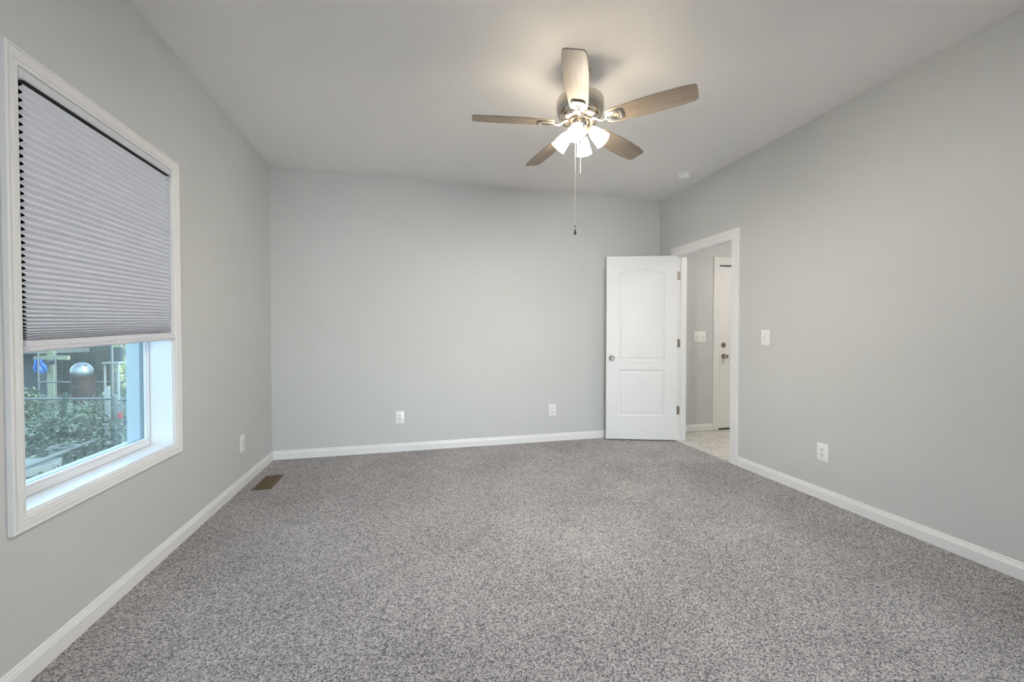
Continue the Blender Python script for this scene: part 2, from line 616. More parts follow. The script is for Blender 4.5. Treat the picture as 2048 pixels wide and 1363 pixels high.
def ring(mb, x0, x1, r_out, r_in):
    (A0, A1, B0, B1), (c0, c1, d0_, d1_) = r_out, r_in
    mb.box(x0, x1, A0, c0, B0, B1).box(x0, x1, c1, A1, B0, B1).box(x0, x1, c0, c1, B0, d0_).box(x0, x1, c0, c1, d1_, B1)


ring(mb, -0.119, JX, (a0, a1, b0, b1), (a0 + FW - 0.005, a1 - FW + 0.005, b0 + FB - 0.012, b1 - FB))
ring(mb, -0.127, -0.113, (a0 + 0.004, a1 - 0.004, b0 + 0.004, b1 - 0.004), (a0 + FW, a1 - FW, b0 + FB, b1 - FB - 0.006))
mb.build('window_frame', M_vinyl, win, smooth=0, bevel=0.002)
mb = MB()
ring(mb, -0.140, -0.1272, (a0 + 0.002, a1 - 0.002, b0 + 0.002, b1 - 0.002), (a0 + 0.016, a1 - 0.016, b0 + 0.040, b1 - 0.042))
mb.build('glazing_spacer', M_spacer, win, smooth=0)
mb = MB()
ring(mb, -0.186, -0.1405, (a0, a1, b0, b1), (a0 + 0.014, a1 - 0.014, b0 + 0.034, b1 - 0.034))
ring(mb, -0.205, -0.180, (a0 - 0.05, a1 + 0.05, b0 - 0.05, b1 + 0.05), (a0 + 0.008, a1 - 0.008, b0 + 0.026, b1 - 0.026))
mb.build('exterior_frame', M_exterior, win, smooth=0, bevel=0.002)
MB().box(-0.1260, -0.1225, a0 + FW - 0.004, a1 - FW + 0.004, b0 + FB - 0.004, b1 - FB).build('window_pane', M_pane, win, smooth=0)
MB().box(-0.1400, -0.1365, a0 + 0.012, a1 - 0.012, b0 + 0.032, b1 - 0.032).build('window_pane', M_pane, win, smooth=0)

# ------------------------------------------------------------------ cellular shade
shade = tag(empty('cellular_shade', (-0.02, (OY0 + OY1) / 2, 1.12)),
            'pale grey pleated cellular shade pulled halfway down in the window', 'window shade')
PX = [163.8, 179.6, 196.1, 212.4, 228.8, 244.6, 260.5, 276.6, 292.6, 308.6, 323.9, 339.5, 354.5, 369.4, 384, 398.5, 413, 427.6, 442.1, 456, 469.8, 483.5,
      496.8, 510, 522.9, 535.5, 548.2, 560.3, 572.1, 583.4, 594.4, 604.6, 614.5, 623.6, 632.6, 640.8, 648.7, 655.8, 662, 667.5, 672.2, 676, 679.2]
crest = [1.985 - (v - 180) * 0.001657 for v in PX]
ZT = 2.0275
SY0, SY1 = OY0 + 0.014, OY1 - 0.009


def lift(y, z):            # the bottom hangs a little lower at the near end
    return z + 0.033 * (y - SY0) / (SY1 - SY0) * max(0, (ZT - z)) / 0.9


neck = [ZT] + [crest[i] - 0.36 * (crest[i] - crest[i + 1]) for i in range(len(crest) - 1)] + [crest[-1] - 0.003]
XN, XF, XB = -0.0145, 0.0055, -0.0345


def pleat_sheet(off, which):
    pr = []
    for i, c in enumerate(crest):
        p = neck[i] - neck[i + 1]
        amp = 1.0 if which == 'f' else 1.0
        xc = (XF + off) if which == 'f' else (XB - off)
        ins = -0.0035 if which == 'f' else 0.0035
        xn = XN + (0.0012 if which == 'f' else -0.0012) + (off if which == 'f' else -off)
        pr.append((xn, neck[i] - 0.0004))
        pr.append((xc + ins * 0.6, c + p * 0.14))
        pr.append((xc, c))
        pr.append((xc + ins * 0.6, c - p * 0.07))
    pr.append((xn, neck[-1]))
    vs, fs = [], []
    for y in (SY0, SY1):
        for x, z in pr:
            vs.append((x, y, lift(y, z)))
    n = len(pr)
    for i in range(n - 1):
        fs.append((i, i + 1, n + i + 1, n + i))
    return vs, fs


def sheet(name, off, mat):
    mb = MB()
    mb.add(*pleat_sheet(off, 'f'))
    mb.add(*pleat_sheet(off, 'b'))
    o = mb.build(name, mat, shade, smooth=0)
    return o


fab = sheet('pleated_fabric', 0.0, M_fabric)
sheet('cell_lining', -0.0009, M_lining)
mb = MB()
prof = [(-0.045, 2.0285), (0.009, 2.0285), (0.014, 2.0325), (0.016, 2.038), (0.016, 2.055), (0.013, 2.0585), (-0.045, 2.0585)]
mx = Matrix(((0, 0, 0, 0),) * 4)


def extr_y(mb, prof, y0, y1, f=lambda y, z: z):
    n = len(prof)
    vs = [(x, y0, f(y0, z)) for x, z in prof] + [(x, y1, f(y1, z)) for x, z in prof]
    fs = [tuple(range(n)), tuple(range(n, 2 * n))] + [(i, (i + 1) % n, n + (i + 1) % n, n + i) for i in range(n)]
    mb.add(vs, fs)


extr_y(mb, prof, SY0 - 0.010, SY1 - 0.001)
M_rail = plain('grey_shade_rail', (0.70, 0.70, 0.745), 0.4, var=0.02, vscale=30)
hr = mb.build('head_rail', M_rail, shade, smooth=30)
MB().box(-0.040, 0.0085, SY0 + 0.004, SY1 - 0.006, 2.0268, 2.0286).build('rail_shadow_strip', M_slot_shadow, shade, smooth=0)  # dark strip painting the shadow on the underside of the head rail
MB().box(-0.043, 0.0145, SY0 - 0.0130, SY0 - 0.0105, 2.030, 2.058).build('head_rail_cap', M_vinyl, shade, smooth=0, bevel=0.002)
mb = MB()
zb = neck[-1]
extr_y(mb, [(-0.032, zb), (-0.012, zb + 0.001), (0.003, zb - 0.004), (0.008, zb - 0.016), (0.009, zb - 0.024), (-0.032, zb - 0.024)], SY0 - 0.006, SY1 - 0.001, lift)
mb.build('bottom_rail', M_rail, shade, smooth=30)
mb = MB()
mb.tube([(0.0105, SY0 - 0.012, lift(SY0, zb - 0.0335)), (0.0105, SY1 + 0.004, lift(SY1, zb - 0.0335))], 0.0095, 20)
mb.box(-0.031, 0.006, SY0 - 0.010, SY1, zb - 0.042, zb - 0.0245)
for i in range(len(mb.v)):
    p = mb.v[i]
    if i >= 40:
        p.z = lift(p.y, p.z)
mb.build('handle_bead', M_rail, shade, smooth=30)
yt = -2.001
mb = MB()
mb.tube([(0.011, yt - 0.035, lift(yt, zb - 0.033)), (0.011, yt + 0.035, lift(yt, zb - 0.033))], 0.0115, 16)
mb.box(0.013, 0.027, yt - 0.020, yt + 0.020, lift(yt, zb - 0.031), lift(yt, zb - 0.026))
mb.build('lift_tab', M_plate, shade, smooth=30)

# ================================================================== THE DOORWAY
trim = struct(empty('trim_1', (W, (DY0 + DY1) / 2, 0)))
DCAS = [(0.0, 0.0), (0.0, 0.010), (0.006, 0.0115), (0.030, 0.0125), (0.046, 0.0150), (0.052, 0.0150), (0.055, 0.0130), (0.060, 0.0165), (0.074, 0.0180),
        (0.082, 0.0180), (0.0855, 0.0155), (0.0855, 0.0)]
mb = MB()
frame_sweep(mb, (DY0 - 0.006, DY1 + 0.006, 0.0, DZ - 0.012), DCAS, lambda a, b, h: (W - h, a, b), skip_bottom=True)
mb.build('door_casing', M_trim, trim, smooth=20)
mb = MB()
frame_sweep(mb, (DY0 - 0.006, DY1 + 0.006, 0.0, DZ - 0.012), DCAS, lambda a, b, h: (W + RT + h, a, b), skip_bottom=True)
mb.build('door_casing', M_trim, trim, smooth=20)
mb = MB()
mb.box(W, W + RT, DY0 - 0.02, DY0, 0, DZ).box(W, W + RT, DY1, DY1 + 0.02, 0, DZ).box(W, W + RT, DY0 - 0.02, DY1 + 0.02, DZ - 0.02, DZ + 0.02)
mb.build('door_jamb', M_trim, trim, smooth=0)
mb = MB()                                                        # stop moulding, and the weather seal in the rebate
mb.box(W + 0.042, W + 0.078, DY0, DY0 + 0.012, 0, DZ - 0.02).box(W + 0.042, W + 0.078, DY1 - 0.012, DY1, 0, DZ - 0.02)
mb.box(W + 0.042, W + 0.078, DY0 + 0.012, DY1 - 0.012, DZ - 0.032, DZ - 0.02)
mb.build('door_stop', M_trim, trim, smooth=0)

# ------------------------------------------------------------------ the open door leaf: local x along the leaf from the hinge, y = face normal
HINGE = Vector((W - 0.004, DY1 - 0.006, 0))
door = struct(empty('door_1', HINGE, 0))
FREE = Vector((3.378, -0.083, 0))
ang = math.atan2(FREE.y - HINGE.y, FREE.x - HINGE.x)
DM = Matrix.Translation(HINGE) @ Matrix.Rotation(ang, 4, 'Z')      # +x to the free edge, +y ... visible face is at +y
LW, LT, LZ0, LZ1 = 0.762, 0.035, 0.012, 2.036


def arch_top(x, x0, x1, zs, rise):
    c = (x0 + x1) / 2
    h = (x1 - x0) / 2
    R_ = (h * h + rise * rise) / (2 * rise)
    return zs + rise - R_ + math.sqrt(max(0, R_ * R_ - (x - c) ** 2))


def panel_door(mb, w, z0, z1, t, panels, mx):
    """a moulded leaf: both faces carry recessed panels.  panels: (x0, x1, zlow, zside, rise)"""
    # frame face tessellated round the panel outlines, then ogee rings sinking and rising to the raised field
    steps = [(0.0, 0.0), (0.006, -0.004), (0.014, -0.0085), (0.020, -0.0085), (0.034, -0.0055), (0.044, -0.0045)]
    n_arc = 24

    def outline(p, inset):
        x0, x1, za, zs, rise = p
        x0, x1, za = x0 + inset, x1 - inset, za + inset
        pts = [(x0, za), (x1, za)]
        if rise:
            for i in range(n_arc + 1):
                x = x1 + (x0 - x1) * i / n_arc
                pts.append((x, arch_top(x, p[0], p[1], zs, rise) - inset * 1.02))
        else:
            for i in range(n_arc + 1):
                pts.append((x1 + (x0 - x1) * i / n_arc, zs - inset))
        return pts

    for sgn, y0 in ((1, t / 2), (-1, -t / 2)):
        # frame: strips
        xs0, xs1 = panels[0][0], panels[0][1]
        def quad(a, b, c, d):
            mb.add([(a[0], y0, a[1]), (b[0], y0, b[1]), (c[0], y0, c[1]), (d[0], y0, d[1])], [(0, 1, 2, 3)], mx)
        quad((0, z0), (xs0, z0), (xs0, z1), (0, z1))
        quad((xs1, z0), (w, z0), (w, z1), (xs1, z1))
        zprev = z0
        for p in sorted(panels, key=lambda q: q[2]):
            quad((xs0, zprev), (xs1, zprev), (xs1, p[2]), (xs0, p[2]))
            zprev = p[3]
            if p[4]:
                pts = outline(p, 0)[2:]
                for i in range(len(pts) - 1):
                    quad(pts[i], pts[i + 1], (pts[i + 1][0], z1), (pts[i][0], z1))
                zprev = None
        if zprev is not None:
            quad((xs0, zprev), (xs1, zprev), (xs1, z1), (xs0, z1))
        for p in panels:
            loops = [[(x, y0 + sgn * dy, z) for x, z in outline(p, ins)] for ins, dy in steps]
            n = len(loops[0])
            vs = [q for l in loops for q in l]
            fs = []
            for k in range(len(loops) - 1):
                for i in range(n):
                    j = (i + 1) % n
                    fs.append((k * n + i, k * n + j, (k + 1) * n + j, (k + 1) * n + i))
            fs.append(tuple(range((len(loops) - 1) * n, len(loops) * n)))
            mb.add(vs, fs, mx)
    # edges
    a, b = -t / 2, t / 2
    mb.add([(0, a, z0), (0, b, z0), (0, b, z1), (0, a, z1)], [(0, 1, 2, 3)], mx)
    mb.add([(w, a, z0), (w, b, z0), (w, b, z1), (w, a, z1)], [(0, 1, 2, 3)], mx)
    mb.add([(0, a, z1), (w, a, z1), (w, b, z1), (0, b, z1)], [(0, 1, 2, 3)], mx)
    mb.add([(0, a, z0), (w, a, z0), (w, b, z0), (0, b, z0)], [(0, 1, 2, 3)], mx)


mb = MB()
LM = DM @ Matrix.Translation((0.004, 0, 0))
panel_door(mb, LW, LZ0, LZ1, LT, [(0.130, LW - 0.130, 0.885, 1.838, 0.058), (0.130, LW - 0.130, 0.275, 0.788, 0)], LM)
mb.build('door_leaf', M_door, door, smooth=0, weld=0.0002)


def knob(name, parent, mx, r=0.027, mat=None):
    """round knob on a rose, axis = local z pointing out of the face"""
    prof = [(0.0325, 0), (0.0325, 0.004), (0.029, 0.008), (0.014, 0.011), (0.012, 0.026), (0.016, 0.031), (r * 0.93, 0.038), (r, 0.046), (r * 0.97, 0.054),
            (r * 0.82, 0.0605), (r * 0.6, 0.0635), (r * 0.45, 0.062), (0.002, 0.0615)]
    return MB().lathe(prof, 28, mx).build(name, mat or M_nickel, parent, smooth=35)


KX = LW - 0.058
# which side of the leaf faces the room: local +y of DM points ...
vis = 1 if (DM.to_3x3() @ Vector((0, 1, 0))).dot(Vector((1.27, -4.16, 0)) - HINGE) > 0 else -1
for s in (1, -1):
    mx = LM @ Matrix.Translation((KX, s * LT / 2, 0.915)) @ Matrix.Rotation(-s * math.pi / 2, 4, 'X')
    knob('door_knob', door, mx)
MB().box(LW - 0.0005, LW + 0.002, -0.012, 0.012, 0.886, 0.944, LM).build('latch_plate', M_nickel, door, smooth=0)
MB().tube([LM @ Vector((LW, 0, 0.915)), LM @ Vector((LW + 0.011, 0, 0.915))], 0.007, 12).build('latch_bolt', M_nickel, door)
for zc in (1.821, 1.078, 0.337):
    mb = MB()
    mb.box(W + 0.006, W + 0.036, DY1 - 0.0025, DY1 - 0.0002, zc - 0.0445, zc + 0.0445)
    mb.lathe([(0.0065, -0.0445), (0.0065, 0.0445)], 14, Matrix.Translation((W + 0.002, DY1 - 0.006, zc)))
    mb.lathe([(0.0045, -0.050), (0.0045, 0.050)], 12, Matrix.Translation((W + 0.002, DY1 - 0.006, zc)))
    hg = mb.build('hinge', M_dnickel, door, smooth=30)
    mb = MB()
    for dx, dz in ((0.013, 0.03), (0.028, 0.012), (0.013, -0.012), (0.028, -0.03)):
        mb.lathe([(0.003, 0), (0.0025, 0.0012)], 10, Matrix.Translation((W + dx, DY1 - 0.0025, zc + dz)) @ Matrix.Rotation(math.pi / 2, 4, 'X'))
    mb.build('hinge_screws', M_nickel, hg, smooth=30)

# ================================================================== THE HALL BEYOND
struct(MB().box(W + 0.03, HX1, HY0, 0.0, -0.13, -0.004).build('floor_hall', M_marble, smooth=0))
struct(MB().box(W - 0.008, W + 0.042, DY0, DY1, -0.003, 0.005).build('threshold_strip', M_marble, smooth=0, bevel=0.002))
X2 = 4.945                                                      # latch-side edge of the opening in the hall wall
mb = MB()
mb.box(W, X2 - 0.02, 0.0, 0.12, -0.13, HZ).box(X2 + 0.93, HX1, 0.0, 0.12, -0.13, HZ).box(X2 - 0.02, X2 + 0.93, 0.0, 0.12, 2.05, HZ)
struct(mb.build('wall_hall_back', M_wall, smooth=0))
struct(MB().box(HX1, HX1 + 0.1, HY0, 0.12, -0.13, HZ).build('wall_hall_side', M_wall, smooth=0))
struct(MB().box(W + RT, HX1, HY0 - 0.1, HY0, -0.13, HZ).build('wall_hall_front', M_wall, smooth=0))
struct(MB().box(W + RT, HX1 + 0.1, HY0 - 0.1, 0.12, HZ, HZ + 0.1).build('ceiling_hall', M_ceil, smooth=0))
baseboard('baseboard_hall', (W + RT, 0), (X2 - 0.0935, 0), (0, -1))
trim2 = struct(empty('trim_2', (X2 + 0.455, 0, 0)))
mb = MB()
frame_sweep(mb, (X2 - 0.006, X2 + 0.916, 0.0, 2.036), DCAS, lambda a, b, h: (a, -h, b), skip_bottom=True)
mb.build('door_casing', M_trim, trim2, smooth=20)
mb = MB()
mb.box(X2 - 0.02, X2, 0.0, 0.12, 0, 2.05).box(X2 + 0.91, X2 + 0.93, 0.0, 0.12, 0, 2.05).box(X2, X2 + 0.91, 0.0, 0.12, 2.030, 2.05)
mb.build('door_jamb', M_trim, trim2, smooth=0)
MB().box(X2, X2 + 0.91, 0.050, 0.119, 2.010, 2.030).build('weather_seal', M_slot_shadow, trim2, smooth=0)
MB().box(X2, X2 + 0.91, 0.0, 0.12, -0.004, 0.009).build('door_sill', M_bronze, trim2, smooth=0)
door2 = struct(empty('door_2', (X2, 0.02, 0)))
mb = MB()
mb2 = Matrix.Translation((X2 + 0.003, 0.034, 0))
panel_door(mb, 0.904, 0.012, 2.014, 0.044, [(0.150, 0.754, 1.02, 1.86, 0), (0.150, 0.754, 0.28, 0.82, 0)], mb2)
mb.build('door_leaf', M_door, door2, smooth=0, weld=0.0002)
FYZ = Matrix.Rotation(math.pi / 2, 4, 'X')
knob('door_knob', door2, Matrix.Translation((X2 + 0.076, 0.012, 0.906)) @ FYZ, mat=M_dnickel)
dbm = Matrix.Translation((X2 + 0.073, 0.012, 1.046)) @ FYZ
db = MB().lathe([(0.032, 0), (0.032, 0.006), (0.028, 0.014), (0.020, 0.016), (0.002, 0.016)], 28, dbm).build('deadbolt', M_dnickel, door2, smooth=35)
MB().box(-0.004, 0.004, -0.015, 0.015, 0.016, 0.030, dbm).build('thumb_turn', M_dnickel, db, smooth=0, bevel=0.002)

# unseen lamp added to light the hall
hl = tag(empty('added_hall_lamp', (5.15, -1.25, HZ)), 'unseen round flush lamp added to light the hall beyond the doorway', 'ceiling lamp')
MB().lathe([(0.17, 0), (0.17, -0.02), (0.155, -0.03)], 36, Matrix.Translation((5.15, -1.25, HZ))).build('added_lamp_base', M_nickel, hl)
MB().lathe([(0.152, -0.028), (0.148, -0.05), (0.125, -0.075), (0.08, -0.092), (0.03, -0.099), (0.002, -0.1)], 36, Matrix.Translation((5.15, -1.25, HZ))).build('added_lamp_glass', M_added_lamp, hl)

# ================================================================== OUTLETS AND SWITCHES
# local frame: x right along the wall, z up, -y out of the wall
PW, PH = 0.083, 0.130


def rounded(w, h, r, n=5):
    pts = []
    for cx_, cy_, a0_ in ((w / 2 - r, h / 2 - r, 0), (-w / 2 + r, h / 2 - r, 90), (-w / 2 + r, -h / 2 + r, 180), (w / 2 - r, -h / 2 + r, 270)):
        for i in range(n + 1):
            a = math.radians(a0_ + 90 * i / n)
            pts.append((cx_ + r * math.cos(a), cy_ + r * math.sin(a)))
    return pts


OUT = Matrix.Rotation(math.pi / 2, 4, 'X')      # prism z -> -y (out of the wall), prism y -> z


def plate(mb, w, h):
    o1, o2 = rounded(w, h, 0.004), rounded(w - 0.007, h - 0.007, 0.003)
    n = len(o1)
    vs = [(x, y, 0) for x, y in o1] + [(x, y, 0.0035) for x, y in o1] + [(x, y, 0.006) for x, y in o2]
    fs = [tuple(reversed(range(n))), tuple(range(2 * n, 3 * n))]
    for k in (0, 1):
        for i in range(n):
            j = (i + 1) % n
            fs.append((k * n + i, k * n + j, (k + 1) * n + j, (k + 1) * n + i))
    mb.add(vs, fs, OUT)


def make_outlet():
    t = empty('electrical_outlet')
    mb = MB()
    plate(mb, PW, PH)
    mb.build('cover_plate', M_plate, t, smooth=30, local=True)
    for s in (1, -1):
        mb = MB()
        pts = []
        for i in range(28):
            a = 2 * math.pi * i / 28
            pts.append((0.0168 * math.cos(a), max(-0.0135, min(0.0135, 0.0168 * math.sin(a)))))
        mb.prism(pts, 0.0055, 0.0078, Matrix.Translation((0, 0, s * 0.0195)) @ OUT)
        rc = mb.build('receptacle', M_plate, t, smooth=30, local=True, bevel=0.0005)
        mb = MB()
        zc = s * 0.0195
        mb.box(-0.0078, -0.0052, -0.0082, -0.0070, zc + 0.000, zc + 0.0095).box(0.0052, 0.0076, -0.0082, -0.0070, zc + 0.001, zc + 0.0085)
        mb.lathe([(0.0029, 0.0070), (0.0029, 0.0082)], 12, Matrix.Translation((0, 0, zc - 0.006)) @ OUT)
        mb.build('socket_slots', M_slot_shadow, rc, smooth=0, local=True)
    MB().lathe([(0.0033, 0.0055), (0.003, 0.0070)], 12, OUT).build('screw', M_plate, t, local=True)
    return t


outs = [((1.155, 0, 0.342), 0, 'white duplex outlet low on the back wall, the one far from the open door'),
        ((2.772, 0, 0.343), 0, 'white duplex outlet low on the back wall, the one near the open door'),
        ((W, -1.948, 0.337), -math.pi / 2, 'white duplex outlet low on the right wall below the light switch'),
        ((0, -0.668, 0.335), math.pi / 2, 'white duplex outlet on the left wall between window and corner')]
ot = make_outlet()
for i, (loc, rz, lab) in enumerate(outs):
    o = ot if i == 0 else copy_tree(ot)
    o.location = loc
    o.rotation_euler = (0, 0, rz)
    tag(o, lab, 'electrical outlet', 'duplex outlets low on the walls')


def make_switch(loc, rz, n, lab):
    t = tag(empty('light_switch', loc, rz), lab, 'light switch')
    w = PW + 0.046 * (n - 1)
    mb = MB()
    plate(mb, w, PH)
    mb.build('cover_plate', M_plate, t, smooth=30, local=True)
    for k in range(n):
        x = (k - (n - 1) / 2) * 0.046
        mb = MB()
        mb.box(x - 0.0052, x + 0.0052, -0.0075, -0.005, -0.0125, 0.0125)
        tm = Matrix.Translation((x, -0.006, 0.001)) @ Matrix.Rotation(math.radians(-28 if k != 2 else 28), 4, 'X')
        mb.box(-0.0038, 0.0038, -0.016, 0.0, -0.0042, 0.0042, tm)
        mb.build('toggle', M_plate, t, smooth=0, local=True, bevel=0.0008)
        for s in (1, -1):
            MB().lathe([(0.0031, 0.0055), (0.0026, 0.0068)], 12, Matrix.Translation((x, 0, s * 0.030)) @ OUT).build('screw', M_nickel, t, local=True)
    return t


make_switch((W, -1.464, 1.150), -math.pi / 2, 1, 'white single toggle light switch on the right wall beside the doorway')
make_switch((4.664, 0, 1.147), 0, 3, 'white triple toggle light switch on the hall wall seen through the doorway')

# ================================================================== SMOKE DETECTOR
SD = Matrix.Translation((3.862, -0.752, H)) @ Matrix.Rotation(math.pi, 4, 'X')
sd = tag(empty('smoke_detector', (3.862, -0.752, H)), 'small round white smoke detector on the ceiling near the right corner', 'smoke detector')
MB().lathe([(0.068, 0), (0.068, 0.010), (0.064, 0.014), (0.055, 0.015)], 40, SD).build('mounting_plate', M_plate, sd)
MB().lathe([(0.056, 0.0145), (0.058, 0.020), (0.057, 0.034), (0.051, 0.043), (0.030, 0.047), (0.002, 0.048)], 40, SD).build('detector_body', M_plate, sd)
MB().lathe([(0.0555, 0.0130), (0.0555, 0.0175)], 40, SD).build('vent_gap', M_slot_shadow, sd)
MB().lathe([(0.017, 0.044), (0.017, 0.051), (0.014, 0.053), (0.002, 0.053)], 24, SD @ Matrix.Translation((0.020, 0.016, 0))).build('test_button', M_plate, sd)

# ================================================================== FLOOR REGISTER
fv = tag(empty('floor_register', (0.166, -0.628, 0)), 'brown metal floor vent register set in the carpet near the back left corner', 'floor vent')
x0, x1, y0, y1 = 0.100, 0.232, -0.782, -0.474
mb = MB()
bw = 0.013
mb.box(x0, x0 + bw, y0, y1, 0.0, 0.007).box(x1 - bw, x1, y0, y1, 0.0, 0.007).box(x0 + bw, x1 - bw, y0, y0 + bw, 0.0, 0.007).box(x0 + bw, x1 - bw, y1 - bw, y1, 0.0, 0.007)
mb.box(x0 + bw, x1 - bw, -0.632, -0.624, 0.001, 0.0065)
mb.build('register_frame', M_register, fv, smooth=0, bevel=0.002)
mb = MB()
for i in range(10):
    x = x0 + bw + 0.006 + i * (x1 - x0 - 2 * bw - 0.012) / 9
    for ya, yb in ((y0 + bw, -0.632), (-0.624, y1 - bw)):
        mb.box(x - 0.0030, x + 0.0030, ya, yb, -0.0007, 0.0007, Matrix.Translation((0, 0, 0.0045)) @ Matrix.Translation((x, 0, 0)) @ Matrix.Rotation(math.radians(32), 4, 'Y') @ Matrix.Translation((-x, 0, 0)))
mb.build('louvers', M_register, fv, smooth=0)
MB().box(x0 + bw * 0.6, x1 - bw * 0.6, y0 + bw * 0.6, y1 - bw * 0.6, 0.0003, 0.0010).build('duct_opening', M_slot_shadow, fv, smooth=0)

# ================================================================== CEILING FAN
FX, FY, ZB = 2.25, -1.92, 2.430
fan = tag(empty('ceiling_fan', (FX, FY, H)), 'brushed nickel ceiling fan with five grey-brown wood blades and four lit shades', 'ceiling fan')
FM = Matrix.Translation((FX, FY, 0))
MB().lathe([(0.069, H), (0.069, H - 0.03), (0.066, H - 0.045), (0.052, H - 0.070), (0.028, H - 0.085), (0.020, H - 0.088)], 40, FM).build('canopy', M_nickel, fan)
MB().lathe([(0.0135, H - 0.086), (0.0135, 2.572)], 20, FM).build('downrod', M_nickel, fan)
MB().lathe([(0.020, 2.590), (0.045, 2.584), (0.090, 2.578), (0.130, 2.572), (0.137, 2.567), (0.1395, 2.558), (0.140, 2.54), (0.1385, 2.51), (0.133, 2.488), (0.126, 2.474), (0.118, 2.468), (0.02, 2.468)], 56, FM).build('motor_housing', M_nickel, fan)
mb = MB()
mb.lathe([(0.112, 2.4685), (0.112, 2.460), (0.106, 2.452), (0.092, 2.446), (0.060, 2.445)], 48, FM)
vr = mb.build('vent_ring', M_nickel, fan)
for k in range(10):
    a = 2 * math.pi * (k + 0.5) / 10
    MB().box(0.094, 0.1135, -0.010, 0.010, 2.4535, 2.4640, FM @ Matrix.Rotation(a, 4, 'Z')).build('vent_slot', M_bronze, vr, smooth=0, bevel=0.002)
MB().lathe([(0.060, 2.447), (0.078, 2.446), (0.080, 2.441), (0.078, 2.434), (0.060, 2.432)], 48, FM).build('flywheel', M_dnickel, fan)
MB().lathe([(0.050, 2.434), (0.0575, 2.430), (0.0585, 2.424), (0.0575, 2.408), (0.053, 2.397), (0.040, 2.389), (0.026, 2.386)], 44, FM).build('switch_housing', M_nickel, fan)
MB().lathe([(0.026, 2.388), (0.023, 2.383), (0.023, 2.372), (0.028, 2.366), (0.030, 2.356), (0.026, 2.346), (0.016, 2.338), (0.012, 2.333), (0.013, 2.327), (0.009, 2.321), (0.002, 2.318)], 32, FM).build('light_fitter', M_nickel, fan)

# blade, in its own frame: x outwards
prof = [(0.165, 0.044), (0.178, 0.0505), (0.22, 0.0545), (0.30, 0.0600), (0.40, 0.0645), (0.48, 0.0655), (0.55, 0.0635), (0.600, 0.0595)]
tip = []
R_T, rc = 0.642, 0.020
top = list(prof)
hw = 0.0565
for i in range(7):
    a = math.radians(90 * (1 - i / 6))
    tip.append((R_T - rc + rc * math.cos(a), hw - rc + rc * math.sin(a)))
upper = top + tip
poly = [(x, -y) for x, y in upper] + [(x, y) for x, y in reversed(upper)]
root = [(0.158, 0.030), (0.155, 0.0)]
poly = poly + [(0.158, 0.030), (0.155, 0.0), (0.158, -0.030)]
PITCH_B = -0.228
TILT = Matrix.Rotation(PITCH_B, 4, 'X')
PH0 = 0.486
blade_mb = MB().prism(poly, -0.003, 0.003, TILT)
b0_ = blade_mb.build('blade', M_blade, fan, smooth=30, local=True, bevel=0.0012)
iron = MB()
loop = []
Lx0, Lx1, Lw = 0.158, 0.247, 0.033
ctl = [(Lx0, 0.004), (0.168, 0.013), (0.182, 0.022), (0.200, 0.0295), (0.222, 0.0335), (0.238, 0.0325), (0.2455, 0.026), (0.247, 0.012), (0.247, -0.012), (0.2455, -0.026),
       (0.238, -0.0325), (0.222, -0.0335), (0.200, -0.0295), (0.182, -0.022), (0.168, -0.013), (Lx0, -0.004)]
iron.tube([(x, y, -0.0075) for x, y in ctl], 0.0085, 10, TILT, closed=True, flat=0.5)
iron.tube([(x * 0.62 + 0.079, y * 0.62, -0.0065) for x, y in ctl], 0.004, 8, TILT, closed=True, flat=0.5)
arm = [Vector((0.062, 0, 0.010)), Vector((0.082, 0, 0.011)), Vector((0.098, 0, 0.006)), Vector((0.112, 0, -0.006)), Vector((0.128, 0, -0.014)), Vector((0.146, 0, -0.013)), Vector((0.164, 0, -0.008))]
iron.tube(arm, [0.020, 0.017, 0.013, 0.011, 0.010, 0.010, 0.010], 12, flat=0.42)
for sx, sy in ((0.196, 0.0), (0.226, 0.016), (0.226, -0.016)):
    iron.lathe([(0.0045, -0.0075), (0.0035, -0.0045)], 10, TILT @ Matrix.Translation((sx, sy, 0)))
i0 = iron.build('blade_iron', M_nickel, b0_, smooth=40, local=True)
blades = [b0_]
for k in range(1, 5):
    c = copy_tree(b0_, fan)
    blades.append(c)
for k, b in enumerate(blades):
    b.location = (0, 0, ZB - H)
    b.rotation_euler = (0, 0, PH0 + k * 2 * math.pi / 5)

# lit shades
SPH = math.radians(234.7)
TLT = math.radians(42)                              # lean of each shade away from straight down
sprof_o = [(0.0215, 0.0), (0.025, 0.004), (0.0325, 0.016), (0.0390, 0.034), (0.0430, 0.054), (0.0455, 0.074), (0.0480, 0.090), (0.0525, 0.103)]
sprof_i = [(0.0505, 0.1025), (0.0455, 0.089), (0.0430, 0.073), (0.0405, 0.054), (0.0365, 0.034), (0.0300, 0.016), (0.021, 0.006)]
arm_mb = MB()
base_l = Matrix.Translation((0.067, 0, 2.384 - H)) @ Matrix.Rotation(math.pi - TLT, 4, 'Y')
arm_mb.tube([(0.020, 0, 2.362 - H), (0.034, 0, 2.368 - H), (0.045, 0, 2.379 - H), (0.056, 0, 2.391 - H), (0.064, 0, 2.390 - H)], 0.007, 12)
arm_mb.lathe([(0.010, -0.012), (0.021, -0.010), (0.0245, 0.000), (0.0245, 0.010), (0.022, 0.012)], 24, base_l)
sprof_o = [(r * (0.92 if z > 0.01 else 1.0), z) for r, z in sprof_o]
sprof_i = [(r * (0.92 if z > 0.01 else 1.0), z) for r, z in sprof_i]
sh_mb = MB().lathe(sprof_o + sprof_i, 36, base_l, caps=False)
bulb_mb = MB().lathe([(0.012, 0.010), (0.013, 0.028), (0.020, 0.046), (0.025, 0.060), (0.023, 0.073), (0.014, 0.083), (0.002, 0.087)], 24, base_l)
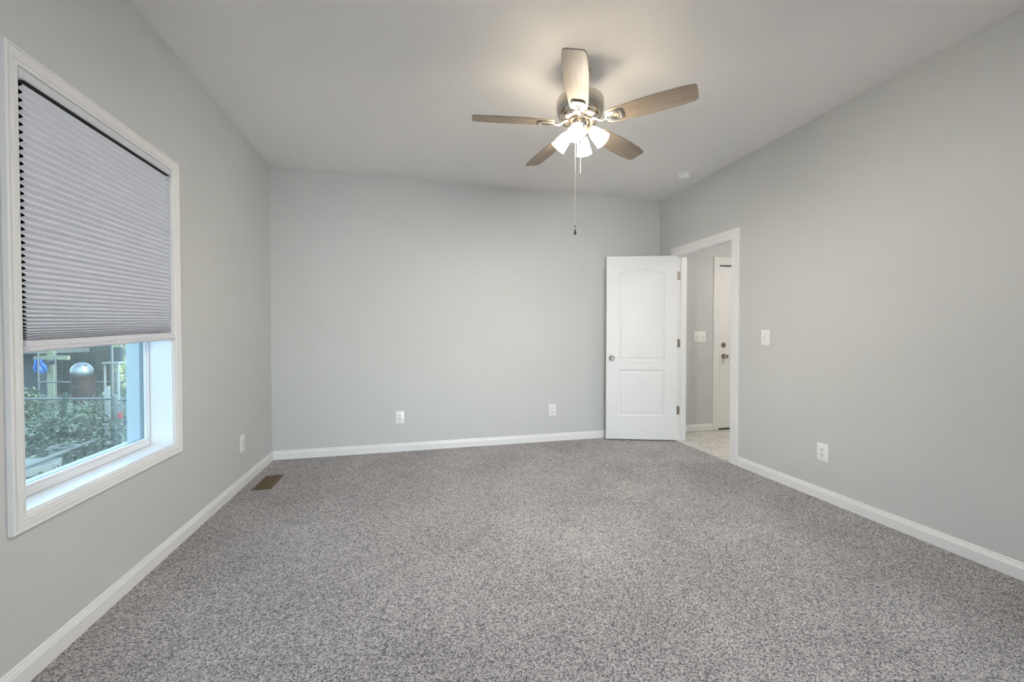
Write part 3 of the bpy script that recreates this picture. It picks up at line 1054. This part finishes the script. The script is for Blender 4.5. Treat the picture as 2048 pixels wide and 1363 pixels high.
a0_ = arm_mb.build('lamp_arm', M_nickel, fan, smooth=40, local=True)
s0_ = sh_mb.build('lamp_shade', M_glow, a0_, smooth=50, local=True)
bulb_mb.build('light_bulb', M_bulb, a0_, smooth=50, local=True)
arms = [a0_] + [copy_tree(a0_, fan) for _ in range(3)]
for k, a in enumerate(arms):
    a.rotation_euler = (0, 0, SPH + k * math.pi / 2)

# pull chains
def chain(name, x, y, ztop, zend, parts):
    mb = MB()
    mb.tube([(x, y, ztop), (x, y, zend)], 0.0009, 6)
    nb = int((ztop - zend) / 0.0062)
    for i in range(nb):
        z = ztop - (i + 0.5) * (ztop - zend) / nb
        mb.lathe([(0.0004, -0.002), (0.0019, -0.0008), (0.0019, 0.0008), (0.0004, 0.002)], 6, Matrix.Translation((x, y, z)))
    c = mb.build('pull_chain', M_nickel, fan, smooth=60)
    for nm, prof, mt in parts:
        MB().lathe([(r, zend + z) for r, z in prof], 16, Matrix.Translation((x, y, 0))).build(nm, mt, c, smooth=50)
    return c


chain('pull_chain', FX - 0.004, FY + 0.061, 2.412, 1.828,
      [('chain_connector', [(0.001, 0.018), (0.003, 0.016), (0.003, 0.004), (0.001, 0.002)], M_bronze),
       ('chain_fob', [(0.0015, -0.004), (0.004, -0.008), (0.0035, -0.014), (0.0065, -0.020), (0.0085, -0.028), (0.0075, -0.036), (0.003, -0.041), (0.001, -0.042)], M_bronze)])
chain('pull_chain', FX + 0.028, FY + 0.055, 2.412, 2.200,
      [('chain_fob', [(0.001, 0.010), (0.0035, 0.008), (0.0045, 0.002), (0.0045, -0.036), (0.0055, -0.040), (0.0055, -0.044), (0.001, -0.045)], M_nickel)])

# ================================================================== THE YARD OUTSIDE THE WINDOW
GZ = -0.75
struct(MB().box(-40, -0.19, -20, 45, GZ - 0.3, GZ).build('ground', M_soil, smooth=0))


def leaf_cloud(mb, n, pos, size, up=0.3):
    for _ in range(n):
        c = pos()
        if c is None:
            continue
        s = size * random.uniform(0.6, 1.35)
        nx, ny, nz = random.gauss(0, 1), random.gauss(0, 1), random.gauss(up, 1)
        nrm = Vector((nx, ny, nz)).normalized()
        t = nrm.cross(Vector((random.gauss(0, 1), random.gauss(0, 1), random.gauss(0, 1)))).normalized()
        b = nrm.cross(t)
        c = Vector(c)
        fold = nrm * (s * 0.12)
        mb.add([c - t * s, c + b * s * 0.42 + fold, c + t * s, c - b * s * 0.42 + fold], [(0, 1, 2, 3)])


def blob(cx_, cy_, cz_, rx, ry, rz, shell=0.55):
    def f():
        while True:
            v = Vector((random.uniform(-1, 1), random.uniform(-1, 1), random.uniform(-1, 1)))
            l = v.length
            if shell < l < 1:
                break
        k = 1 + 0.18 * math.sin(5 * v.x + 3 * v.z) * math.cos(4 * v.y + cx_)
        return (cx_ + v.x * rx * k, cy_ + v.y * ry * k, max(GZ, cz_ + v.z * rz * k))
    return f


def shrub(name, label, cat, c, r, n, size, mat, trunk=None, group=None):
    t = tag(empty(name, (c[0], c[1], GZ)), label, cat, group)
    mb = MB()
    leaf_cloud(mb, n, blob(*c, *r), size)
    mb.build('foliage', mat, t, smooth=0)
    mb = MB()
    tr = trunk or 0.02
    for k in range(1 if trunk else 5):
        dx, dy = (0, 0) if trunk else (random.uniform(-.5, .5) * r[0], random.uniform(-.5, .5) * r[1])
        mb.tube([(c[0] + dx * 0.3, c[1] + dy * 0.3, GZ - 0.05), (c[0] + dx * 0.7, c[1] + dy * 0.7, (GZ + c[2]) / 2), (c[0] + dx, c[1] + dy, c[2] + r[2] * 0.4)], [tr, tr * 0.8, tr * 0.4], 8)
    mb.build('trunk' if trunk else 'stem', M_bark, t)
    return t


# near chain-link fence along the yard
fdir = Vector((-3.713 + 5.22, 4.193 - 4.571, 0)).normalized()
P_end = Vector((-3.69, 4.187, 0))


def fence_pt(d, z):
    p = P_end + fdir * d
    return (p.x, p.y, z)


fence = tag(empty('chain_link_fence', (P_end.x, P_end.y, GZ)), 'galvanised chain-link fence with a pipe top rail across the yard', 'fence')
RZ = 0.06
MB().tube([fence_pt(-4.6, RZ), fence_pt(0, RZ)], 0.020, 12).build('top_rail', M_galv, fence)
MB().tube([fence_pt(0.0, GZ - 0.1), fence_pt(0.0, RZ + 0.06)], 0.034, 14).build('end_post', M_galv, fence)
for d in (-3.0,):
    MB().tube([fence_pt(d, GZ - 0.1), fence_pt(d, RZ)], 0.026, 12).build('line_post', M_galv, fence)


def wires(mb, d0_, d1_, z0, z1, pitch, r, ptf):
    h = z1 - z0
    L = d1_ - d0_
    k = -int(h / pitch) - 1
    x = d0_ - h
    while x < d1_:
        for s in (1, -1):
            a, b = (x, x + h) if s == 1 else (x + h, x)
            za, zb_ = z0, z1
            # clip to the panel
            lo, hi = max(d0_, min(a, b)), min(d1_, max(a, b))
            if hi - lo > 0.01:
                def zat(q):
                    return z0 + (q - a) / (b - a) * h
                mb.tube([ptf(lo, zat(lo)), ptf(hi, zat(hi))], r, 4)
        x += pitch


mb = MB()
wires(mb, -4.6, 0.0, GZ + 0.02, RZ, 0.075, 0.0022, fence_pt)
mb.build('wire_mesh', M_galv, fence, smooth=0)

gate = tag(empty('yard_gate', fence_pt(0.12, GZ)), 'pipe framed chain-link gate next to the fence end post', 'gate')
mb = MB()
gp = [fence_pt(0.10, GZ + 0.08), fence_pt(0.10, RZ - 0.01), fence_pt(1.1, RZ - 0.01), fence_pt(1.1, GZ + 0.08)]
for i in range(4):
    mb.tube([gp[i], gp[(i + 1) % 4]], 0.018, 10)
mb.build('gate_frame', M_galv, gate)
mb = MB()
wires(mb, 0.12, 1.08, GZ + 0.1, RZ - 0.02, 0.075, 0.0022, fence_pt)
mb.build('wire_mesh', M_galv, gate, smooth=0)

tag(MB().tube([(-4.545, 4.315, GZ - 0.1), (-4.475, 4.315, 0.175)], 0.028, 8).build('steel_post', M_green_post), 'dark green steel post rising in front of the fence top rail', 'post')
tag(MB().tube([(-3.72, 2.42, -0.585), (-3.745, 2.60, -0.595), (-3.886, 4.12, -0.600)], 0.030, 14).build('metal_pipe', M_galv), 'grey metal pipe running low over the ground towards the gate', 'pipe')
for p in ((-3.76, 2.80), (-3.86, 4.0)):
    pass
tag(MB().prism([(-4.9, 2.3), (-3.85, 2.35), (-3.62, 2.95), (-3.80, 3.25), (-4.9, 3.30)], GZ - 0.02, -0.655).build('concrete_slab', M_concrete, bevel=0.01), 'pale concrete slab on the ground under the pipe', 'slab')

bn = tag(empty('storage_bin', (-3.96, 3.62, GZ)), 'clear plastic bin lying beside the concrete slab', 'plastic bin')
mb = MB()
bx = Matrix.Translation((-4.04, 3.62, GZ)) @ Matrix.Rotation(math.radians(-16), 4, 'Z') @ Matrix.Diagonal((0.78, 0.78, 0.78, 1))
for (xa, xb, ya, yb, za, zb_) in ((-.16, .16, -.12, -.115, 0, .22), (-.16, .16, .115, .12, 0, .22), (-.16, -.155, -.12, .12, 0, .22), (.155, .16, -.12, .12, 0, .22), (-.16, .16, -.12, .12, 0, .005)):
    mb.box(xa, xb, ya, yb, za, zb_, bx)
mb.build('bin_body', M_clearbin, bn, smooth=0)
mb = MB()
mb.tube([bx @ Vector(p) for p in ((-.17, -.13, .22), (.17, -.13, .22), (.17, .13, .22), (-.17, .13, .22))], 0.008, 8, closed=True)
mb.build('bin_rim', M_white_out, bn)

# barrel with a kettle lid
tag(MB().lathe([(0.185, GZ), (0.195, GZ + 0.02), (0.195, -0.30), (0.201, -0.29), (0.195, -0.28), (0.195, 0.0), (0.201, 0.01), (0.195, 0.02), (0.195, 0.21), (0.202, 0.225), (0.195, 0.235), (0.183, 0.235), (0.183, 0.10), (0.01, 0.10)], 36,
              Matrix.Translation((-5.90, 6.92, 0)), caps=False).build('steel_drum', M_rust), 'rusty dark brown steel drum standing beyond the fence', 'barrel')
kl = tag(empty('kettle_lid', (-5.93, 6.92, 0.24)), 'dull metal kettle grill lid resting on the rusty drum', 'grill lid')
mb = MB()
M_lid = plain('weathered_metal_lid', (0.17, 0.185, 0.20), 0.35, metal=0.6, var=0.5, vscale=4)
KM = Matrix.Translation((-5.93, 6.92, 0.236))
mb.lathe([(0.160, 0), (0.178, 0.03), (0.188, 0.09), (0.180, 0.16), (0.152, 0.225), (0.108, 0.272), (0.055, 0.298), (0.002, 0.305)], 36, KM)
mb.build('lid_dome', M_lid, kl)
MB().lathe([(0.032, 0.0), (0.032, 0.012), (0.002, 0.014)], 20, KM @ Matrix.Translation((0.105, -0.065, 0.238)) @ Matrix.Rotation(math.radians(38), 4, Vector((0.5, 0.86, 0)))).build('lid_vent', M_slot_shadow, kl)

# shed and the clutter before it
sh = tag(empty('garden_shed', (-10.5, 13.0, GZ)), 'dark weathered board shed at the far side of the yard', 'shed')
sdir = Vector((1.734, -0.436, 0)).normalized()
sn = Vector((-sdir.y, sdir.x, 0))
SM = Matrix.Translation((-8.208, 11.62, 0)) @ Matrix(((sdir.x, sn.x, 0, 0), (sdir.y, sn.y, 0, 0), (0, 0, 1, 0), (0, 0, 0, 1)))
mb = MB()
mb.box(-5.0, 0, 0, 0.05, GZ, 1.75, SM).box(-0.05, 0, 0, 2, GZ, 1.75, SM @ Matrix.Rotation(math.radians(32), 4, 'Z')).box(-5.0, -4.95, 0, 2, GZ, 1.75, SM).box(-5.0, -0.4, 1.95, 2, GZ, 1.75, SM)
for i in range(25):
    mb.box(-5.0 + i * 0.2, -5.0 + i * 0.2 + 0.185, -0.018, 0.0, GZ, 1.75, SM)
mb.build('board_walls', M_boards, sh, smooth=0)
mb = MB()
mb.add([(-5.3, -0.5, 1.72), (0.2, -0.5, 1.72), (0.0, 1.0, 2.5), (-5.3, 1.0, 2.5), (-5.3, 2.4, 1.72), (-0.5, 2.4, 1.72)], [(0, 1, 2, 3), (3, 2, 5, 4)], SM)
o = mb.build('shed_roof', M_roof, sh, smooth=0)
o.modifiers.new('solid', 'SOLIDIFY').thickness = 0.06

lt = tag(empty('lean_to', (-9.1, 10.4, GZ)), 'dark open lean-to with a pale beam in front of the shed', 'lean-to')
ld = Vector((0.95, -0.24, 0)).normalized()
ln_ = Vector((-ld.y, ld.x, 0))
LMx = Matrix.Translation((-9.235, 10.332, 0)) @ Matrix(((ld.x, ln_.x, 0, 0), (ld.y, ln_.y, 0, 0), (0, 0, 1, 0), (0, 0, 0, 1)))
MB().box(-0.02, 0.98, -0.03, 0.03, 0.44, 0.56, LMx).build('beam', M_oldwood, lt, smooth=0)
MB().box(0.30, 0.50, 0.03, 0.10, GZ, 1.35, LMx).build('post', M_oldwood, lt, smooth=0)
MB().box(-2.2, 0.1, 0.35, 0.40, GZ, 0.62, LMx).build('back_panel', plain('dark_blue_grey_panel', (0.027, 0.036, 0.045), 0.8, var=0.3), lt, smooth=0)
MB().box(-2.3, 0.30, -0.2, 1.2, 0.62, 0.74, LMx).build('roof_sheet', M_roof, lt, smooth=0)
mb = MB()
mb.add([(-0.02, -0.05, 0.44), (0.70, -0.05, 0.45), (0.30, -0.08, 0.33), (0.62, 0.05, 0.30), (0.0, 0.0, 0.36)], [(0, 4, 2, 1), (2, 3, 1)], LMx)
o = mb.build('black_sheet', M_blackcloth, lt, smooth=0)
o.modifiers.new('solid', 'SOLIDIFY').thickness = 0.01

mb = MB()                                                        # a crumpled tarp
nu, nv = 14, 12
TA, TB_, TC, TD = Vector((-9.19, 10.236, 0.46)), Vector((-8.93, 10.175, 0.46)), Vector((-8.80, 10.12, 0.06)), Vector((-9.18, 10.21, 0.074))
vs, fs = [], []
for j in range(nv + 1):
    for i in range(nu + 1):
        u, v = i / nu, j / nv
        p = (TA * (1 - u) + TB_ * u) * (1 - v) + (TD * (1 - u) + TC * u) * v
        vs.append(p + Vector((0.25, -0.97, 0)) * (0.05 * math.sin(u * 9 + v * 4) * v + 0.03 * math.sin(u * 21 - v * 7)) + Vector((0, 0, 0.02 * math.sin(u * 8) * v)))
for j in range(nv):
    for i in range(nu):
        a = j * (nu + 1) + i
        fs.append((a, a + 1, a + nu + 2, a + nu + 1))
mb.add(vs, fs)
o = mb.build('tarp', M_tarp)
o.modifiers.new('solid', 'SOLIDIFY').thickness = 0.006
tag(o, 'crumpled bright blue tarp hanging under the lean-to beam', 'tarp')

# far chain-link panel before the shed
fp = tag(empty('kennel_fence', (-7.1, 8.05, GZ)), 'chain-link panel between the blue tarp and the rusty drum', 'fence')
kd = Vector((0.558, -0.14, 0)).normalized()


def kp(d, z):
    return (-7.409 + kd.x * d, 8.118 + kd.y * d, z)


mb = MB()
mb.tube([kp(-0.2, 0.0), kp(3.3, 0.0)], 0.018, 8).tube([kp(-0.2, 0.95), kp(3.3, 0.95)], 0.018, 8)
for d in (-0.2, 0.22, 3.3):
    mb.tube([kp(d, GZ - .1), kp(d, 0.95)], 0.014 if d != 3.3 else 0.02, 8)
mb.build('pipe_frame', M_galv, fp)
mb = MB()
wires(mb, -0.2, 3.3, -0.4, 0.95, 0.105, 0.003, kp)
mb.build('wire_mesh', M_galv, fp, smooth=0)

tag(MB().tube([(-4.906, 6.156, GZ - 0.1), (-4.906, 6.156, 1.6)], 0.020, 10).build('metal_pole', M_galv), 'thin upright metal pole at the right of the shed wall', 'pole')
tag(MB().box(-0.035, 0.035, -0.012, 0.012, 0, 1.02, Matrix.Translation((-3.95, 4.42, GZ)) @ Matrix.Rotation(math.radians(-14), 4, 'X') @ Matrix.Rotation(math.radians(-8), 4, 'Y')).build('leaning_board', M_white_out, smooth=0), 'pale board leaning behind the fence end post', 'board')
tb = tag(empty('garden_table', (-5.1, 6.9, GZ)), 'small white table standing behind the metal pole', 'table')
TMx = Matrix.Translation((-5.40, 6.95, 0)) @ Matrix.Diagonal((0.5, 1, 1, 1))
MB().box(-0.05, 0.55, -0.25, 0.25, 0.52, 0.55, TMx).build('table_top', M_white_out, tb, smooth=0)
for sx in (0.0, 0.5):
    for sy in (-0.2, 0.2):
        MB().box(sx - 0.02, sx + 0.02, sy - 0.02, sy + 0.02, GZ, 0.52, TMx).build('leg', M_white_out, tb, smooth=0)
MB().box(0.02, 0.42, -0.05, 0.05, 0.62, 0.95, TMx).build('dark_crate', M_blackcloth, None, smooth=0)
dc = bpy.data.objects['dark_crate']
dc.location.z = -0.07
tag(dc, 'dark box standing on the small white table', 'box')
tag(MB().box(-3.600, -3.540, 4.085, 4.105, -0.26, -0.17).build('gate_latch', M_red, smooth=0, bevel=0.004), 'red plastic tag hanging on the yard gate', 'tag')
tag(MB().box(-3.640, -3.590, 4.085, 4.100, -0.45, -0.39).build('paper_tag', M_white_out, smooth=0), 'small white tag hanging low on the yard gate', 'tag')

# greenery
mb = MB()


def ivy_pos():
    x, y = random.uniform(-7.8, -2.2), random.uniform(2.0, 8.5)
    # side of the fence line decides the height of the growth
    d = (Vector((x, y, 0)) - P_end)
    side = d.dot(Vector((-fdir.y, fdir.x, 0)))
    if side < -0.9:
        if -5.0 < x < -3.55 and y < 3.35:
            return None
        h = random.random() ** 2 * 0.10
    else:
        h = random.random() ** 1.3 * (0.42 + 0.25 * math.sin(x * 2.1 + y))
        h = max(h, 0.0)
    return (x, y, GZ + 0.01 + h)


leaf_cloud(mb, 15000, ivy_pos, 0.040, 0.8)
tag(mb.build('ground_ivy', M_ivy, smooth=0), 'grey-green ivy covering the yard behind the fence', 'ground cover', kind='stuff')
shrub('leafy_bush', 'round grey-green bush under the blue tarp', 'bush', (-6.75, 6.15, -0.30), (0.62, 0.6, 0.46), 3600, 0.042, M_bush)
shrub('leafy_bush', 'low bright bush growing in front of the rusty drum', 'bush', (-4.9, 5.3, -0.47), (0.7, 0.5, 0.30), 1800, 0.036, M_bush)
shrub('leafy_bush', 'sprawling bush by the yard gate', 'bush', (-3.2, 4.9, -0.45), (0.6, 0.5, 0.42), 1700, 0.036, M_bush)
shrub('young_tree', 'young tree just right of the dark shed, sunlight painted into its yellow-green leaves', 'tree', (-7.0, 10.55, 0.85), (0.50, 0.50, 1.5), 3200, 0.045, M_sunleaf, trunk=0.03)
